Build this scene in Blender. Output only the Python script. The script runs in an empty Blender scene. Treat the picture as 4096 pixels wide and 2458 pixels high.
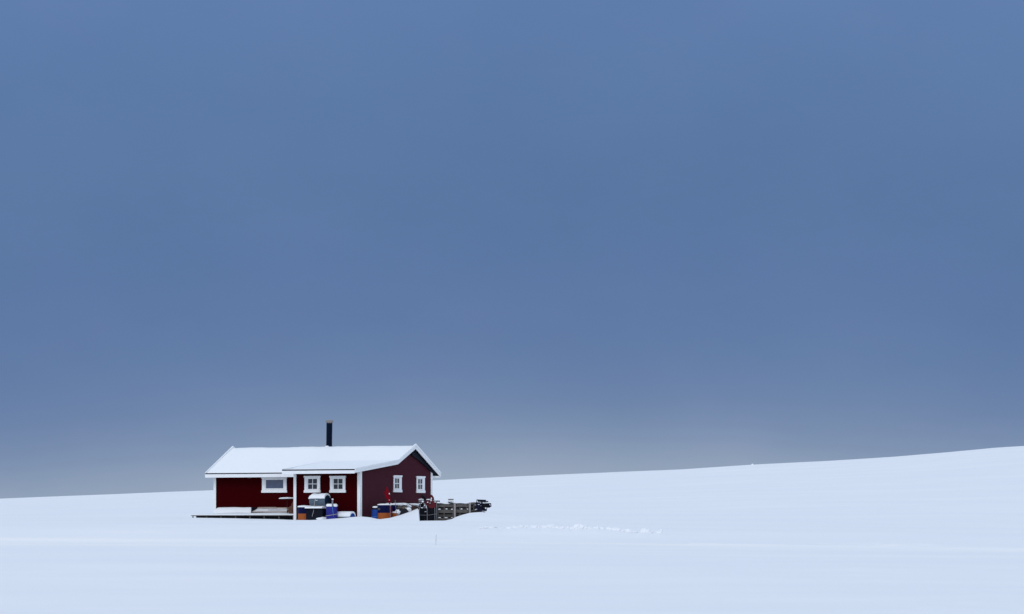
import bpy, bmesh, math, random
import numpy as np
from mathutils import Vector, Matrix, noise
random.seed(7)
S = bpy.context.scene
COL = S.collection
# ------------------------------------------------------------------ camera
F = 13600.0            # focal length in pixels of the 4096 px wide photograph
CZ = 1.7               # eye height
HOR = 2104.0           # row of the horizon
cam = bpy.data.cameras.new('camera'); co = bpy.data.objects.new('camera', cam); COL.objects.link(co)
co.location = (0, 0, CZ); co.rotation_euler = (math.radians(90), 0, 0)
cam.sensor_width = 36; cam.lens = F/4096*36
cam.shift_y = (HOR-1229)/4096
cam.clip_start = 1; cam.clip_end = 20000
S.camera = co
# ------------------------------------------------------------------ light and sky
SUN_EL, SUN_AZ = 38.0, -22.0
S.view_settings.view_transform = 'Standard'; S.view_settings.look = 'None'
S.view_settings.gamma = 1; S.view_settings.exposure = 0; S.view_settings.use_curve_mapping = False
def lin(r, g, b):
    f = lambda v: (v/255/12.92) if v <= 10.3 else ((v/255+.055)/1.055)**2.4
    return (f(r), f(g), f(b), 1)
W = bpy.data.worlds.new('World'); S.world = W; W.use_nodes = True
wn, wl = W.node_tree.nodes, W.node_tree.links
wn.clear()
out = wn.new('ShaderNodeOutputWorld'); bg = wn.new('ShaderNodeBackground'); wl.new(bg.outputs[0], out.inputs[0])
sky = wn.new('ShaderNodeTexSky'); sky.sky_type = 'NISHITA'; sky.sun_disc = False
sky.sun_elevation = math.radians(SUN_EL); sky.sun_rotation = math.radians(180-SUN_AZ)
tc = wn.new('ShaderNodeTexCoord'); sep = wn.new('ShaderNodeSeparateXYZ'); wl.new(tc.outputs['Generated'], sep.inputs[0])
def M(op, a, b=None, c=None, clamp=False):
    n = wn.new('ShaderNodeMath'); n.operation = op; n.use_clamp = clamp
    for i, v in enumerate((a, b, c)):
        if v is None: continue
        if isinstance(v, (int, float)): n.inputs[i].default_value = v
        else: wl.new(v, n.inputs[i])
    return n.outputs[0]
def MR(v, a, b, c=0, d=1, kind='SMOOTHSTEP'):
    n = wn.new('ShaderNodeMapRange'); n.interpolation_type = kind; wl.new(v, n.inputs[0])
    for i, x in zip((1, 2, 3, 4), (a, b, c, d)): n.inputs[i].default_value = x
    return n.outputs[0]
# slow uneven thickness of the far cloud bank
nz = wn.new('ShaderNodeTexNoise'); nz.inputs['Scale'].default_value = 7; nz.inputs['Detail'].default_value = 3
mp = wn.new('ShaderNodeMapping'); wl.new(tc.outputs['Generated'], mp.inputs[0]); mp.inputs['Scale'].default_value = (1, 1, 3)
wl.new(mp.outputs[0], nz.inputs['Vector'])
# the pale band at the horizon sinks lower to the right
tilt = M('MULTIPLY_ADD', M('MULTIPLY', sep.outputs[0], sep.outputs[0]), .32, M('MULTIPLY', sep.outputs[0], -.008))
el = M('ADD', sep.outputs[2], tilt)
el = M('ADD', el, M('MULTIPLY', M('SUBTRACT', nz.outputs[0], .5), .012))
fac = M('DIVIDE', el, .2, clamp=True)
ramp = wn.new('ShaderNodeValToRGB'); wl.new(fac, ramp.inputs[0]); cr = ramp.color_ramp; cr.interpolation = 'B_SPLINE'
stops = [(0, (160,174,189)), (.045, (157,171,189)), (.085, (147,163,186)), (.13, (128,148,178)), (.19, (109,132,170)),
         (.27, (97,124,166)), (.40, (91,119,163)), (.55, (90,119,162)), (.78, (95,125,171)), (1, (104,134,180))]
cr.elements[0].position = 0; cr.elements[0].color = lin(*stops[0][1])
cr.elements[1].position = 1; cr.elements[1].color = lin(*stops[-1][1])
for p, c in stops[1:-1]:
    e = cr.elements.new(p); e.color = lin(*c)
# bright overcast overhead and behind; dark bank in front
bank = M('MULTIPLY', MR(sep.outputs[1], .5, .93), MR(sep.outputs[2], .18, .38, 1, 0))
over = wn.new('ShaderNodeMix'); over.data_type = 'RGBA'; over.blend_type = 'ADD'; over.inputs[0].default_value = 1
gain = wn.new('ShaderNodeMix'); gain.data_type = 'RGBA'; gain.blend_type = 'MULTIPLY'; gain.inputs[0].default_value = 1
wl.new(sky.outputs[0], gain.inputs[6]); gain.inputs[7].default_value = (.5, .5, .5, 1)
wl.new(gain.outputs[2], over.inputs[6]); over.inputs[7].default_value = (4.92, 5.7, 6.9, 1)   # cloud light
fr = wn.new('ShaderNodeMix'); fr.data_type = 'RGBA'; fr.blend_type = 'MULTIPLY'; fr.inputs[0].default_value = 1
fr.clamp_result = False
wl.new(ramp.outputs[0], fr.inputs[6]); fr.inputs[7].default_value = (10, 10, 10, 1)
# uneven cloud: brighter and darker patches, some a little more violet
n2 = wn.new('ShaderNodeTexNoise'); n2.inputs['Scale'].default_value = 9; n2.inputs['Detail'].default_value = 6; n2.inputs['Roughness'].default_value = .55
m2 = wn.new('ShaderNodeMapping'); wl.new(tc.outputs['Generated'], m2.inputs[0]); m2.inputs['Scale'].default_value = (1, 1, 1.9); m2.inputs['Location'].default_value = (.3, 2.2, .7); m2.inputs['Rotation'].default_value = (0, .35, 0)
wl.new(m2.outputs[0], n2.inputs['Vector'])
n3 = wn.new('ShaderNodeTexNoise'); n3.inputs['Scale'].default_value = 26; n3.inputs['Detail'].default_value = 8; n3.inputs['Roughness'].default_value = .8
wl.new(m2.outputs[0], n3.inputs['Vector'])
vm = wn.new('ShaderNodeCombineColor')
br = M('SUBTRACT', n2.outputs[0], .5); hu = M('SUBTRACT', n3.outputs[0], .5)
wl.new(M('MULTIPLY', M('ADD', 1.0, M('ADD', M('MULTIPLY', br, .30), M('MULTIPLY', hu, .14))), 10), vm.inputs[0])
wl.new(M('MULTIPLY', M('ADD', 1.0, M('ADD', M('MULTIPLY', br, .24), M('MULTIPLY', hu, -.03))), 10), vm.inputs[1])
wl.new(M('MULTIPLY', M('ADD', 1.0, M('ADD', M('MULTIPLY', br, .16), M('MULTIPLY', hu, .04))), 10), vm.inputs[2])
wl.new(vm.outputs[0], fr.inputs[7])
mx = wn.new('ShaderNodeMix'); mx.data_type = 'RGBA'; wl.new(bank, mx.inputs[0])
wl.new(over.outputs[2], mx.inputs[6]); wl.new(fr.outputs[2], mx.inputs[7])
wl.new(mx.outputs[2], bg.inputs[0]); bg.inputs[1].default_value = .1
sl = bpy.data.lights.new('sun', 'SUN'); sl.energy = .6; sl.angle = math.radians(20); sl.color = (1, .97, .93)
so = bpy.data.objects.new('sun', sl); COL.objects.link(so)
so.rotation_euler = (math.radians(90-SUN_EL), 0, math.radians(SUN_AZ)); so.location = (0, 0, 50)

# ------------------------------------------------------------------ materials
def mat(name, col, rough=.6, var=.12, scale=3, bump=0, bscale=20, stretch=(1, 1, 1), metal=0, spec=.5, col2=None, sheen=0, coat=0):
    m = bpy.data.materials.new(name); m.use_nodes = True
    n, l = m.node_tree.nodes, m.node_tree.links
    b = n['Principled BSDF']; b.inputs['Roughness'].default_value = rough; b.inputs['Metallic'].default_value = metal
    b.inputs['Specular IOR Level'].default_value = spec
    if sheen:
        b.inputs['Sheen Weight'].default_value = sheen; b.inputs['Sheen Roughness'].default_value = .3; b.inputs['Sheen Tint'].default_value = (.8, .75, 1, 1)
    if coat: b.inputs['Coat Weight'].default_value = coat
    t = n.new('ShaderNodeTexCoord'); mp = n.new('ShaderNodeMapping'); l.new(t.outputs['Object'], mp.inputs[0]); mp.inputs['Scale'].default_value = stretch
    x = n.new('ShaderNodeTexNoise'); x.inputs['Scale'].default_value = scale; x.inputs['Detail'].default_value = 6; l.new(mp.outputs[0], x.inputs['Vector'])
    mix = n.new('ShaderNodeMix'); mix.data_type = 'RGBA'
    k = n.new('ShaderNodeMapRange'); l.new(x.outputs[0], k.inputs[0]); k.inputs[1].default_value = .3; k.inputs[2].default_value = .7
    l.new(k.outputs[0], mix.inputs[0])
    c2 = col2 or tuple(v*(1-2*var) for v in col)
    mix.inputs[6].default_value = (*c2, 1); mix.inputs[7].default_value = (*col, 1)
    l.new(mix.outputs[2], b.inputs['Base Color'])
    if bump:
        y = n.new('ShaderNodeTexNoise'); y.inputs['Scale'].default_value = bscale; y.inputs['Detail'].default_value = 5; l.new(mp.outputs[0], y.inputs['Vector'])
        bp = n.new('ShaderNodeBump'); bp.inputs['Distance'].default_value = bump; bp.inputs['Strength'].default_value = .6
        l.new(y.outputs[0], bp.inputs['Height']); l.new(bp.outputs[0], b.inputs['Normal'])
    return m
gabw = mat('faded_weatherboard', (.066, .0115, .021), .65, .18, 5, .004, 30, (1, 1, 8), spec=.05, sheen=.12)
snow = mat('snow', (.86, .875, .895), .75, .006, .6, .02, 3, spec=.2)
gsnow = mat('snow_ground', (.86, .875, .895), .75, .012, .12, .05, .8, (.6, 1, 1), spec=.2, col2=(.845, .865, .895))
n_, l_ = gsnow.node_tree.nodes, gsnow.node_tree.links
def gm(op, a, b=None):
    q = n_.new('ShaderNodeMath'); q.operation = op
    for i, v in enumerate((a, b)):
        if v is None: continue
        if isinstance(v, (int, float)): q.inputs[i].default_value = v
        else: l_.new(v, q.inputs[i])
    return q.outputs[0]
gt = n_.new('ShaderNodeTexCoord'); gsx = n_.new('ShaderNodeSeparateXYZ'); l_.new(gt.outputs['Object'], gsx.inputs[0])
gx, gy = gsx.outputs[0], gsx.outputs[1]
wob = n_.new('ShaderNodeTexNoise'); wob.inputs['Scale'].default_value = .12; wob.inputs['Detail'].default_value = 4; l_.new(gt.outputs['Object'], wob.inputs['Vector'])
gmp = n_.new('ShaderNodeMapping'); l_.new(gt.outputs['Object'], gmp.inputs[0]); gmp.inputs['Scale'].default_value = (.25, 1, 1)
brk = n_.new('ShaderNodeTexNoise'); brk.inputs['Scale'].default_value = .8; brk.inputs['Detail'].default_value = 6; brk.inputs['Roughness'].default_value = .7; l_.new(gmp.outputs[0], brk.inputs['Vector'])
d_ = gm('ADD', gm('ADD', gy, gm('MULTIPLY', gx, .0615)), gm('MULTIPLY', gm('SUBTRACT', wob.outputs[0], .5), 1.6))
def band(c, w_): return gm('EXPONENT', gm('MULTIPLY', gm('POWER', gm('ABSOLUTE', gm('DIVIDE', gm('SUBTRACT', d_, c), w_)), 2), -1))
trk = gm('MULTIPLY', gm('ADD', gm('ADD', band(118.2, .7), gm('MULTIPLY', band(113.4, .5), .6)), gm('MULTIPLY', band(116.6, .25), .5)), gm('MULTIPLY', gm('SUBTRACT', brk.outputs[0], .22), 2.2))
gbs = n_['Principled BSDF']; old = gbs.inputs['Base Color'].links[0].from_socket
# wind-blown streaks of whiter, fresher snow
gm3 = n_.new('ShaderNodeMapping'); l_.new(gt.outputs['Object'], gm3.inputs[0]); gm3.inputs['Scale'].default_value = (.075, .15, .3); gm3.inputs['Rotation'].default_value = (0, 0, .06)
strk = n_.new('ShaderNodeTexNoise'); strk.inputs['Scale'].default_value = 1; strk.inputs['Detail'].default_value = 7; strk.inputs['Roughness'].default_value = .62; l_.new(gm3.outputs[0], strk.inputs['Vector'])
kr = n_.new('ShaderNodeMapRange'); l_.new(strk.outputs[0], kr.inputs[0]); kr.inputs[1].default_value = .30; kr.inputs[2].default_value = .74; kr.interpolation_type = 'SMOOTHSTEP'
a1 = n_.new('ShaderNodeMix'); a1.data_type = 'RGBA'; l_.new(kr.outputs[0], a1.inputs[0]); l_.new(old, a1.inputs[6]); a1.inputs[7].default_value = (.905, .91, .915, 1)
a2 = n_.new('ShaderNodeMix'); a2.data_type = 'RGBA'; l_.new(gm('MINIMUM', gm('MAXIMUM', trk, 0), 1), a2.inputs[0]); l_.new(a1.outputs[2], a2.inputs[6]); a2.inputs[7].default_value = (.945, .93, .895, 1)
l_.new(a2.outputs[2], gbs.inputs['Base Color'])
redw = mat('red_weatherboard', (.038, .0004, .0018), .6, .15, 6, .004, 30, (1, 1, 8), spec=.01, sheen=.05)
white = mat('white_paint', (.83, .84, .86), .5, .03, 4, .002, 30, spec=.3)
black = mat('black_roofing', (.008, .010, .02), .6, .2, 5, spec=.08)
pipe = mat('dark_blue_steel', (.001, .006, .020), .5, .2, 8, spec=.06)
capm = mat('weathered_grey_metal', (.27, .25, .24), .6, .25, 14)
glass = mat('window_glass', (.012, .026, .045), .06, .15, 3, spec=.32)
glass2 = mat('sky_reflection_glass', (.055, .085, .17), .12, .15, 6, spec=.5)  # reflected sky painted into the wide pane's base colour
grayw = mat('weathered_timber', (.15, .135, .122), .85, .2, 5, .006, 25, (1, 3, 10), spec=.1, col2=(.045, .042, .04))
palew = mat('pale_timber', (.30, .27, .27), .8, .15, 6, .004, 25, (1, 3, 1))
darkw = mat('dark_timber', (.028, .028, .034), .8, .2, 5, .004, 20, spec=.08)
plankw = mat('sawn_planks', (.40, .31, .27), .8, .15, 5, .004, 20, (1, 5, 5))
navy = mat('navy_plastic', (.002, .004, .050), .45, .15, 4, spec=.1)
orange = mat('orange_plastic', (.33, .09, .022), .5, .14, 5, col2=(.31, .07, .010), spec=.15)
blue = mat('bright_blue_plastic', (.009, .055, .29), .45, .12, 3, spec=.15)
violet = mat('violet_blue_plastic', (.022, .023, .23), .45, .1, 3, spec=.15)
steel = mat('blue_grey_steel', (.07, .11, .15), .55, .2, 6, .003, 20, col2=(.045, .07, .10))
steeld = mat('dark_end_steel', (.008, .022, .05), .5, .15, 6, spec=.15)
clodm = mat('broken_snow', (.84, .86, .885), .8, .01, .6, .02, 6, spec=.1)
stickm = mat('bleached_cane', (.50, .50, .54), .8, .1, 10)
rope = mat('pale_rope', (.48, .45, .42), .9, .2, 30)
ropeb = mat('blue_strap', (.05, .20, .48), .7, .1, 20)
brown = mat('brown_sack', (.13, .052, .03), .9, .3, 9, .02, 12, col2=(.06, .025, .018))
tan = mat('grey_tarpaulin', (.20, .155, .14), .8, .25, 7, .02, 10, col2=(.05, .045, .045))
rust = mat('rusty_heap', (.11, .045, .04), .9, .3, 12, .03, 10, col2=(.03, .018, .02))
redf = mat('red_flag_cloth', (.25, .003, .012), .9, .2, 12, .01, 20, spec=.05)
redp = mat('red_hood_plastic', (.11, .003, .010), .4, .3, 8, spec=.2)
machine = mat('black_rubber', (.0035, .0045, .010), .5, .3, 14, .004, 30, spec=.08)
mnavy = mat('dark_navy_metal', (.005, .007, .032), .45, .25, 10, spec=.12)
greym = mat('dull_grey_metal', (.20, .20, .22), .5, .2, 12)
green = mat('dark_green_tarp', (.010, .022, .028), .7, .2, 8, spec=.08)
olive = mat('olive_netting', (.17, .16, .11), .9, .3, 40)
teal = mat('teal_steel', (.02, .08, .16), .5, .15, 8)

# ------------------------------------------------------------------ builders
class MB:
    def __init__(s): s.v = []; s.f = []; s.smooth = False
    def add(s, vs, fs):
        o = len(s.v); s.v += [tuple(v) for v in vs]; s.f += [tuple(i+o for i in f) for f in fs]; return s
    def box(s, x0, x1, y0, y1, z0, z1, m=None):
        vs = [Vector((x, y, z)) for z in (z0, z1) for x, y in ((x0, y0), (x1, y0), (x1, y1), (x0, y1))]
        if m: vs = [m @ v for v in vs]
        return s.add(vs, [(3, 2, 1, 0), (4, 5, 6, 7), (0, 1, 5, 4), (1, 2, 6, 5), (2, 3, 7, 6), (3, 0, 4, 7)])
    def prism(s, poly, axis, a, b):
        """extrude a polygon (two coordinates) along axis 'x', 'y' or 'z' from a to b"""
        def P(p, t): return {'x': (t, p[0], p[1]), 'y': (p[0], t, p[1]), 'z': (p[0], p[1], t)}[axis]
        n = len(poly)
        return s.add([P(p, a) for p in poly]+[P(p, b) for p in poly],
                     [tuple(range(n))[::-1], tuple(range(n, 2*n))]+[(i, (i+1) % n, n+(i+1) % n, n+i) for i in range(n)])
    def tube(s, pts, r, n=8, closed=False):
        pts = [Vector(p) for p in pts]; rs = r if isinstance(r, (list, tuple)) else [r]*len(pts)
        vs = []
        for i, p in enumerate(pts):
            d = (pts[min(i+1, len(pts)-1)]-pts[max(i-1, 0)]).normalized()
            a = d.orthogonal().normalized() if i == 0 else (a-d*a.dot(d)).normalized()
            b = d.cross(a)
            for k in range(n):
                t = 2*math.pi*k/n; vs.append(p+(a*math.cos(t)+b*math.sin(t))*rs[i])
        fs = [(i*n+k, i*n+(k+1) % n, (i+1)*n+(k+1) % n, (i+1)*n+k) for i in range(len(pts)-1) for k in range(n)]
        fs += [tuple(range(n))[::-1], tuple(range((len(pts)-1)*n, len(pts)*n))]
        return s.add(vs, fs)
    def lathe(s, prof, n=28, sq=0, squash=1, m=None):
        """prof: (radius, z). sq>0 pulls the section towards a rounded square"""
        vs = []
        for r, z in prof:
            for k in range(n):
                t = 2*math.pi*k/n; c, q = math.cos(t), math.sin(t)
                e = 1/(abs(c)**4+abs(q)**4)**.25
                rr = r*((1-sq)+sq*e)
                v = Vector((rr*c, rr*q*squash, z)); vs.append(m @ v if m else v)
        fs = [(i*n+k, i*n+(k+1) % n, (i+1)*n+(k+1) % n, (i+1)*n+k) for i in range(len(prof)-1) for k in range(n)]
        fs += [tuple(range(n))[::-1], tuple(range((len(prof)-1)*n, len(prof)*n))]
        return s.add(vs, fs)
    def blob(s, c, r, sub=3, rough=.2, sc=1.5, seed=0, flat=None):
        bm = bmesh.new(); bmesh.ops.create_icosphere(bm, subdivisions=sub, radius=1)
        c = Vector(c); r = Vector(r)
        vs = []
        for v in bm.verts:
            k = 1+rough*noise.fractal(v.co*sc+Vector((seed*7.3, seed*3.1, seed)), .8, 2, 4)
            p = Vector((v.co.x*r.x, v.co.y*r.y, v.co.z*r.z))*k
            if flat is not None and p.z < flat: p.z = flat
            vs.append(c+p)
        fs = [tuple(v.index for v in f.verts) for f in bm.faces]
        s.add(vs, fs); bm.free()
        if not hasattr(s, 'many'): s.many = []
        s.many.append(([tuple(v) for v in vs], fs)); return s
    def grid(s, xs, ys, fz, th=None):
        n = len(ys)
        s.add([(x, y, fz(x, y)) for x in xs for y in ys], [(i*n+j, (i+1)*n+j, (i+1)*n+j+1, i*n+j+1) for i in range(len(xs)-1) for j in range(n-1)])
        return s
    def slab(s, xs, ys, top, bot):
        """height field with a bottom and side walls"""
        nx, n = len(xs), len(ys)
        o = nx*n
        vs = [(x, y, top(x, y)) for x in xs for y in ys]+[(x, y, bot(x, y)) for x in xs for y in ys]
        fs = [(i*n+j, (i+1)*n+j, (i+1)*n+j+1, i*n+j+1) for i in range(nx-1) for j in range(n-1)]
        fs += [tuple(k+o for k in f[::-1]) for f in fs]
        for i in range(nx-1):
            fs.append((i*n, i*n+o, (i+1)*n+o, (i+1)*n)); fs.append((i*n+n-1, (i+1)*n+n-1, (i+1)*n+n-1+o, i*n+n-1+o))
        for j in range(n-1):
            fs.append((j, j+1, j+1+o, j+o)); a = (nx-1)*n; fs.append((a+j, a+j+o, a+j+1+o, a+j+1))
        return s.add(vs, fs)
    def build(s, name, m, parent=None, smooth=False):
        if name == 'snow_cover' and getattr(s, 'many', False):
            for i, (v, f) in enumerate(s.many): q = MB(); q.v, q.f = v, f; r = q.build(name, m, parent, smooth)
            return r
        me = bpy.data.meshes.new(name); me.from_pydata(s.v, [], s.f); me.materials.append(m)
        bm = bmesh.new(); bm.from_mesh(me); bmesh.ops.recalc_face_normals(bm, faces=bm.faces); bm.to_mesh(me); bm.free()
        if smooth:
            me.shade_smooth()
            me.set_sharp_from_angle(angle=math.radians(50))
        o = bpy.data.objects.new(name, me); COL.objects.link(o); o.parent = parent
        return o
def tag(o, label=None, cat=None, group=None, kind=None):
    for k, v in (('label', label), ('category', cat), ('group', group), ('kind', kind)):
        if v: o[k] = v
    return o
def thing(name, label, cat, loc, rz=0, group=None):
    o = bpy.data.objects.new(name, None); o.empty_display_size = .3; COL.objects.link(o); o.location = loc; o.rotation_euler = (0, 0, rz)
    return tag(o, label, cat, group)
def ls(a, b, n): return [a+(b-a)*i/n for i in range(n+1)]

# ------------------------------------------------------------------ hut frame: x along the front (right), y away, z up
Y0 = 160.0; AL = math.radians(28); ca, sa = math.cos(AL), math.sin(AL)
X0 = (1439-2048)/F*Y0
HZ = CZ+(HOR-2080)/F*Y0
def xs_(px, y):
    k = (px-2048)/F; return (k*(Y0+y*ca)-X0-y*sa)/(ca+k*sa)
def ys_(px, x):
    k = (px-2048)/F; return (k*(Y0-x*sa)-X0-x*ca)/(sa-k*ca)
def zh(row, x, y): return (HOR-row)/F*(Y0-x*sa+y*ca)+CZ-HZ
def w(x, y, z=0): return Vector((X0+x*ca+y*sa, Y0-x*sa+y*ca, HZ+z))     # hut frame -> world
def at(px, row, Y): return Vector(((px-2048)/F*Y, Y, CZ+(HOR-row)/F*Y))
def rowof(Y, z): return HOR-(z-CZ)/Y*F

# ------------------------------------------------------------------ ground
clods = [(1955, 2111, 26, 8), (1985, 2112, 14, 6), (2012, 2116, 18, 6), (2040, 2113, 14, 7), (2064, 2111, 20, 9), (2086, 2110, 14, 10), (2112, 2110, 11, 9), (2135, 2110, 18, 9), (2160, 2112, 10, 6),
      (2178, 2110, 12, 9), (2204, 2109, 20, 13), (2228, 2112, 12, 9), (2252, 2113, 14, 8), (2272, 2113, 8, 9), (2292, 2116, 14, 9), (2314, 2111, 20, 17), (2338, 2114, 14, 12), (2360, 2115, 12, 9), (2386, 2113, 12, 9), (2408, 2115, 12, 10),
      (2436, 2118, 14, 12), (2462, 2120, 18, 11), (2490, 2124, 12, 8), (2515, 2126, 16, 10), (2540, 2130, 10, 6), (2582, 2128, 19, 16), (2604, 2132, 9, 7), (2640, 2131, 16, 14)]
crow_p = [1850, 1920]+[q[0] for q in clods]+[2700]
crow_r = [2120, 2113]+[q[1]+q[3]*.05 for q in clods]+[2142]
def clod_line(px): return float(np.interp(px, [1850, 2650], [125.2, 123.9]))
sky_px = [-2500, -300, 0, 430, 853, 1290, 1722, 2203, 2733, 3006, 3300, 3577, 3800, 3975, 4096, 4600, 6500]
sky_rw = [2030, 2003, 1997, 1981, 1964, 1944, 1926, 1904, 1882, 1864, 1849, 1832, 1813, 1796, 1789, 1770, 1750]
c_px = [600, 700, 767, 860, 942, 1010, 1100, 1178, 1243, 1300, 1355, 1430, 1445, 1480, 1508, 1520, 1560, 1600, 1640, 1671, 1675, 1679, 1780, 1808, 1820, 1850, 1880, 1920, 1960, 2020, 2120, 2300, 2500]
c_rw = [2070, 2070, 2070, 2071.5, 2073, 2075, 2077, 2080.5, 2081, 2078, 2074, 2067, 2067, 2070, 2076, 2077.5, 2072, 2061, 2047, 2034, 2040, 2084, 2083, 2077, 2070, 2060, 2052, 2049, 2051, 2058, 2068, 2076, 2080]
y_px = [600, 767, 1178, 1195, 1400, 1480, 1520, 1600, 1671, 1677, 1800, 1960, 2500]
y_Y = [164.4, 163.6, 161.1, 160.3, 158.6, 157.6, 158.2, 159.8, 160.8, 159.3, 159.4, 160, 160]
def pchip(xk, yk, x):
    xk = np.asarray(xk, float); yk = np.asarray(yk, float)
    h = np.diff(xk); d = np.diff(yk)/h; m = np.zeros(len(xk)); m[0] = d[0]; m[-1] = d[-1]
    for i in range(1, len(xk)-1):
        if d[i-1]*d[i] > 0:
            w1 = 2*h[i]+h[i-1]; w2 = h[i]+2*h[i-1]; m[i] = (w1+w2)/(w1/d[i-1]+w2/d[i])
    i = np.clip(np.searchsorted(xk, x)-1, 0, len(h)-1); t = (x-xk[i])/h[i]
    return (2*t**3-3*t**2+1)*yk[i]+(t**3-2*t**2+t)*h[i]*m[i]+(-2*t**3+3*t**2)*yk[i+1]+(t**3-t**2)*h[i]*m[i+1]
def sm(a, b, x): t = np.clip((x-a)/(b-a), 0, 1); return t*t*(3-2*t)
def base_z(px, Y):
    px = min(max(px, -2500), 6500); q = min(max(px, -600), 5000)
    s = np.interp(px, sky_px, sky_rw)
    r = max(0, (q-1500)/2600)
    rows = [(62, 2458), (80, 2332+6*r), (100, 2232+8*r), (118, 2166+30*r), (127, 2108+34*r), (142, 2091+31*r), (162, 2080+26*r),
            (205, 2080+26*r-(2080+26*r-s)*.34), (290, 2080-(2080-s)*.70), (360, 2080-(2080-s)*.91), (430, s)]
    Yk = [-3000, -100, 2, 40]+[a for a, b in rows]+[480, 800, 3500]
    zs = [CZ-(b-HOR)/F*a for a, b in rows]
    z4 = zs[-1]
    Zk = [.6, .1, 0, .04]+zs+[z4+.1, z4-12, z4-200]
    return pchip(Yk, Zk, Y)
def ground_z_col(px, Ys):
    z = base_z(px, Ys)
    if 500 < px < 2600:
        yc = float(np.interp(px, y_px, y_Y)); cw = float(np.interp(px, c_px, c_rw))
        zc = CZ+(HOR-cw)/F*yc; b = zc-float(base_z(px, np.array([yc]))[0])
        wd = 2.2+3.5*abs(b); fall = 1.6 if px > 1443 else .9
        fade = float(sm(500, 720, px)*(1-sm(2250, 2600, px)))
        bump = np.where(Ys < yc, sm(yc-wd*1.6, yc, Ys), 1-sm(yc+.15, yc+fall, Ys))
        z = z+b*bump*fade
    return z
def relief(x, Y, px):
    k = .022*noise.noise(Vector((x/9, Y/3.2, 0)))+.03*noise.noise(Vector((x/22, Y/5, 3)))+.006*noise.noise(Vector((x/2.6, Y/.9, 5)))+.06*noise.noise(Vector((x/40, Y/16, 9)))
    if Y > 172: k += .10*noise.noise(Vector((x/30, Y/7, 2)))*min(1, (Y-172)/40)*(1-float(sm(395, 428, Y)))
    # old ski and scooter tracks that cross the slope in front of the hut
    tx = 118.5-1.6*(px-1000)/3000+.8*noise.noise(Vector((x/12, 3, 0)))
    k += .055*math.exp(-((Y-tx)/.45)**2)+.035*math.exp(-((Y-tx+4.6)/.5)**2)-.05*math.exp(-((Y-tx+1.8)/1.3)**2)
    k += .03*math.exp(-((Y-tx-1.3)/.3)**2)*max(0, noise.noise(Vector((x/3, 7, 0)))+.2)
    # trodden, cut up snow to the right
    d = math.hypot((x-13.2)/2.2, (Y-119.3)/1.4)
    if d < 1.6: k += .10*(1-sm(.2, 1.6, d))*(.5+noise.noise(Vector((x*1.6, Y*1.6, 1))))
    # faint animal trail, lower right
    if 60 < Y < 92:
        cx = 8.2+1.3*math.sin((Y-66)/4.5)+.08*(Y-66)
        k += .07*math.exp(-((x-cx)/.45)**2)*max(0, noise.noise(Vector((x*.8, Y*1.2, 4)))+.15)
    # thrown-up bank under the row of clods
    if 114 < Y < 130 and 1850 < px < 2760:
        Yl = clod_line(px); t = Y-Yl
        h = CZ+(HOR-float(np.interp(px, crow_p, crow_r)))/F*Yl-float(base_z(px, np.array([Yl]))[0])
        k = k*.5+max(.02, min(.3, h))*(math.exp(-(t/2.4)**2) if t < 0 else math.exp(-(t/.6)**2))*float(sm(1850, 1960, px)*(1-sm(2640, 2720, px)))+.015*noise.noise(Vector((x*1.5, Y*1.5, 8)))
    return k
def cols():
    c = ls(-2500, -300, 22)+ls(-260, 700, 60)+ls(706, 1160, 80)+ls(1164, 2000, 220)+ls(2010, 2800, 90)+ls(2830, 4300, 70)+ls(4400, 6500, 20)
    c = sorted(set([round(v, 2) for v in c]+[1671, 1673, 1675, 1677, 1679]))
    return c
def rowsY():
    return (ls(2, 56, 14)+ls(58, 112, 90)+ls(112.2, 128, 100)+ls(128.5, 150, 60)+ls(150.2, 168, 130)+ls(168.4, 205, 60)+ls(206.5, 300, 60)+ls(302, 445, 80)+ls(452, 600, 8)+[700, 900, 1300, 2000, 3400])
CP, YR = cols(), rowsY()
Yarr = np.array(YR)
gv = []; gf = []
for px in CP:
    zc = ground_z_col(px, Yarr)
    for Yv, z in zip(YR, zc):
        x = (px-2048)/F*Yv
        gv.append((x, Yv, float(z)+relief(x, Yv, px)*(1 if Yv < 430 else 0)))
n = len(YR)
gf = [(i*n+j, (i+1)*n+j, (i+1)*n+j+1, i*n+j+1) for i in range(len(CP)-1) for j in range(n-1)]
# rest of the snowfield all around, joined to the fan's outer edges
nL = [i for i in range(n)]; off = len(gv)
side = []
for sgn, first in ((-1, 0), (1, (len(CP)-1)*n)):
    o = len(gv); ang0 = (CP[0]-2048)/F if sgn < 0 else (CP[-1]-2048)/F
    K = 14
    for k in range(1, K+1):
        a = math.atan(ang0)*(1-(k/K)**1.5)+(sgn*math.radians(178))*(k/K)**1.5
        for j, Yv in enumerate(YR):
            R = Yv/math.cos(math.atan(ang0)); yy = R*math.cos(a)
            zb = gv[first+j][2]; t = min(1, (k/K)*2.2)
            gv.append((R*math.sin(a), yy, zb*(1-t)+(min(0, zb)*0+.2-max(0, R-500)*.03)*t))
    for k in range(K):
        for j in range(n-1):
            a0 = first if k == 0 else o+(k-1)*n; b0 = o+k*n
            gf.append((a0+j, b0+j, b0+j+1, a0+j+1) if sgn > 0 else (b0+j, a0+j, a0+j+1, b0+j+1))
g = MB(); g.v = gv; g.f = gf
go = g.build('ground', gsnow, smooth=True); tag(go, kind='structure')
for p in go.data.polygons: p.use_smooth = True
if go.data.polygons[5000].normal.z < 0: go.data.flip_normals()

def gz(px, Y):
    x = (px-2048)/F*Y
    return float(ground_z_col(px, np.array([Y]))[0])+relief(x, Y, px)

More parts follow.
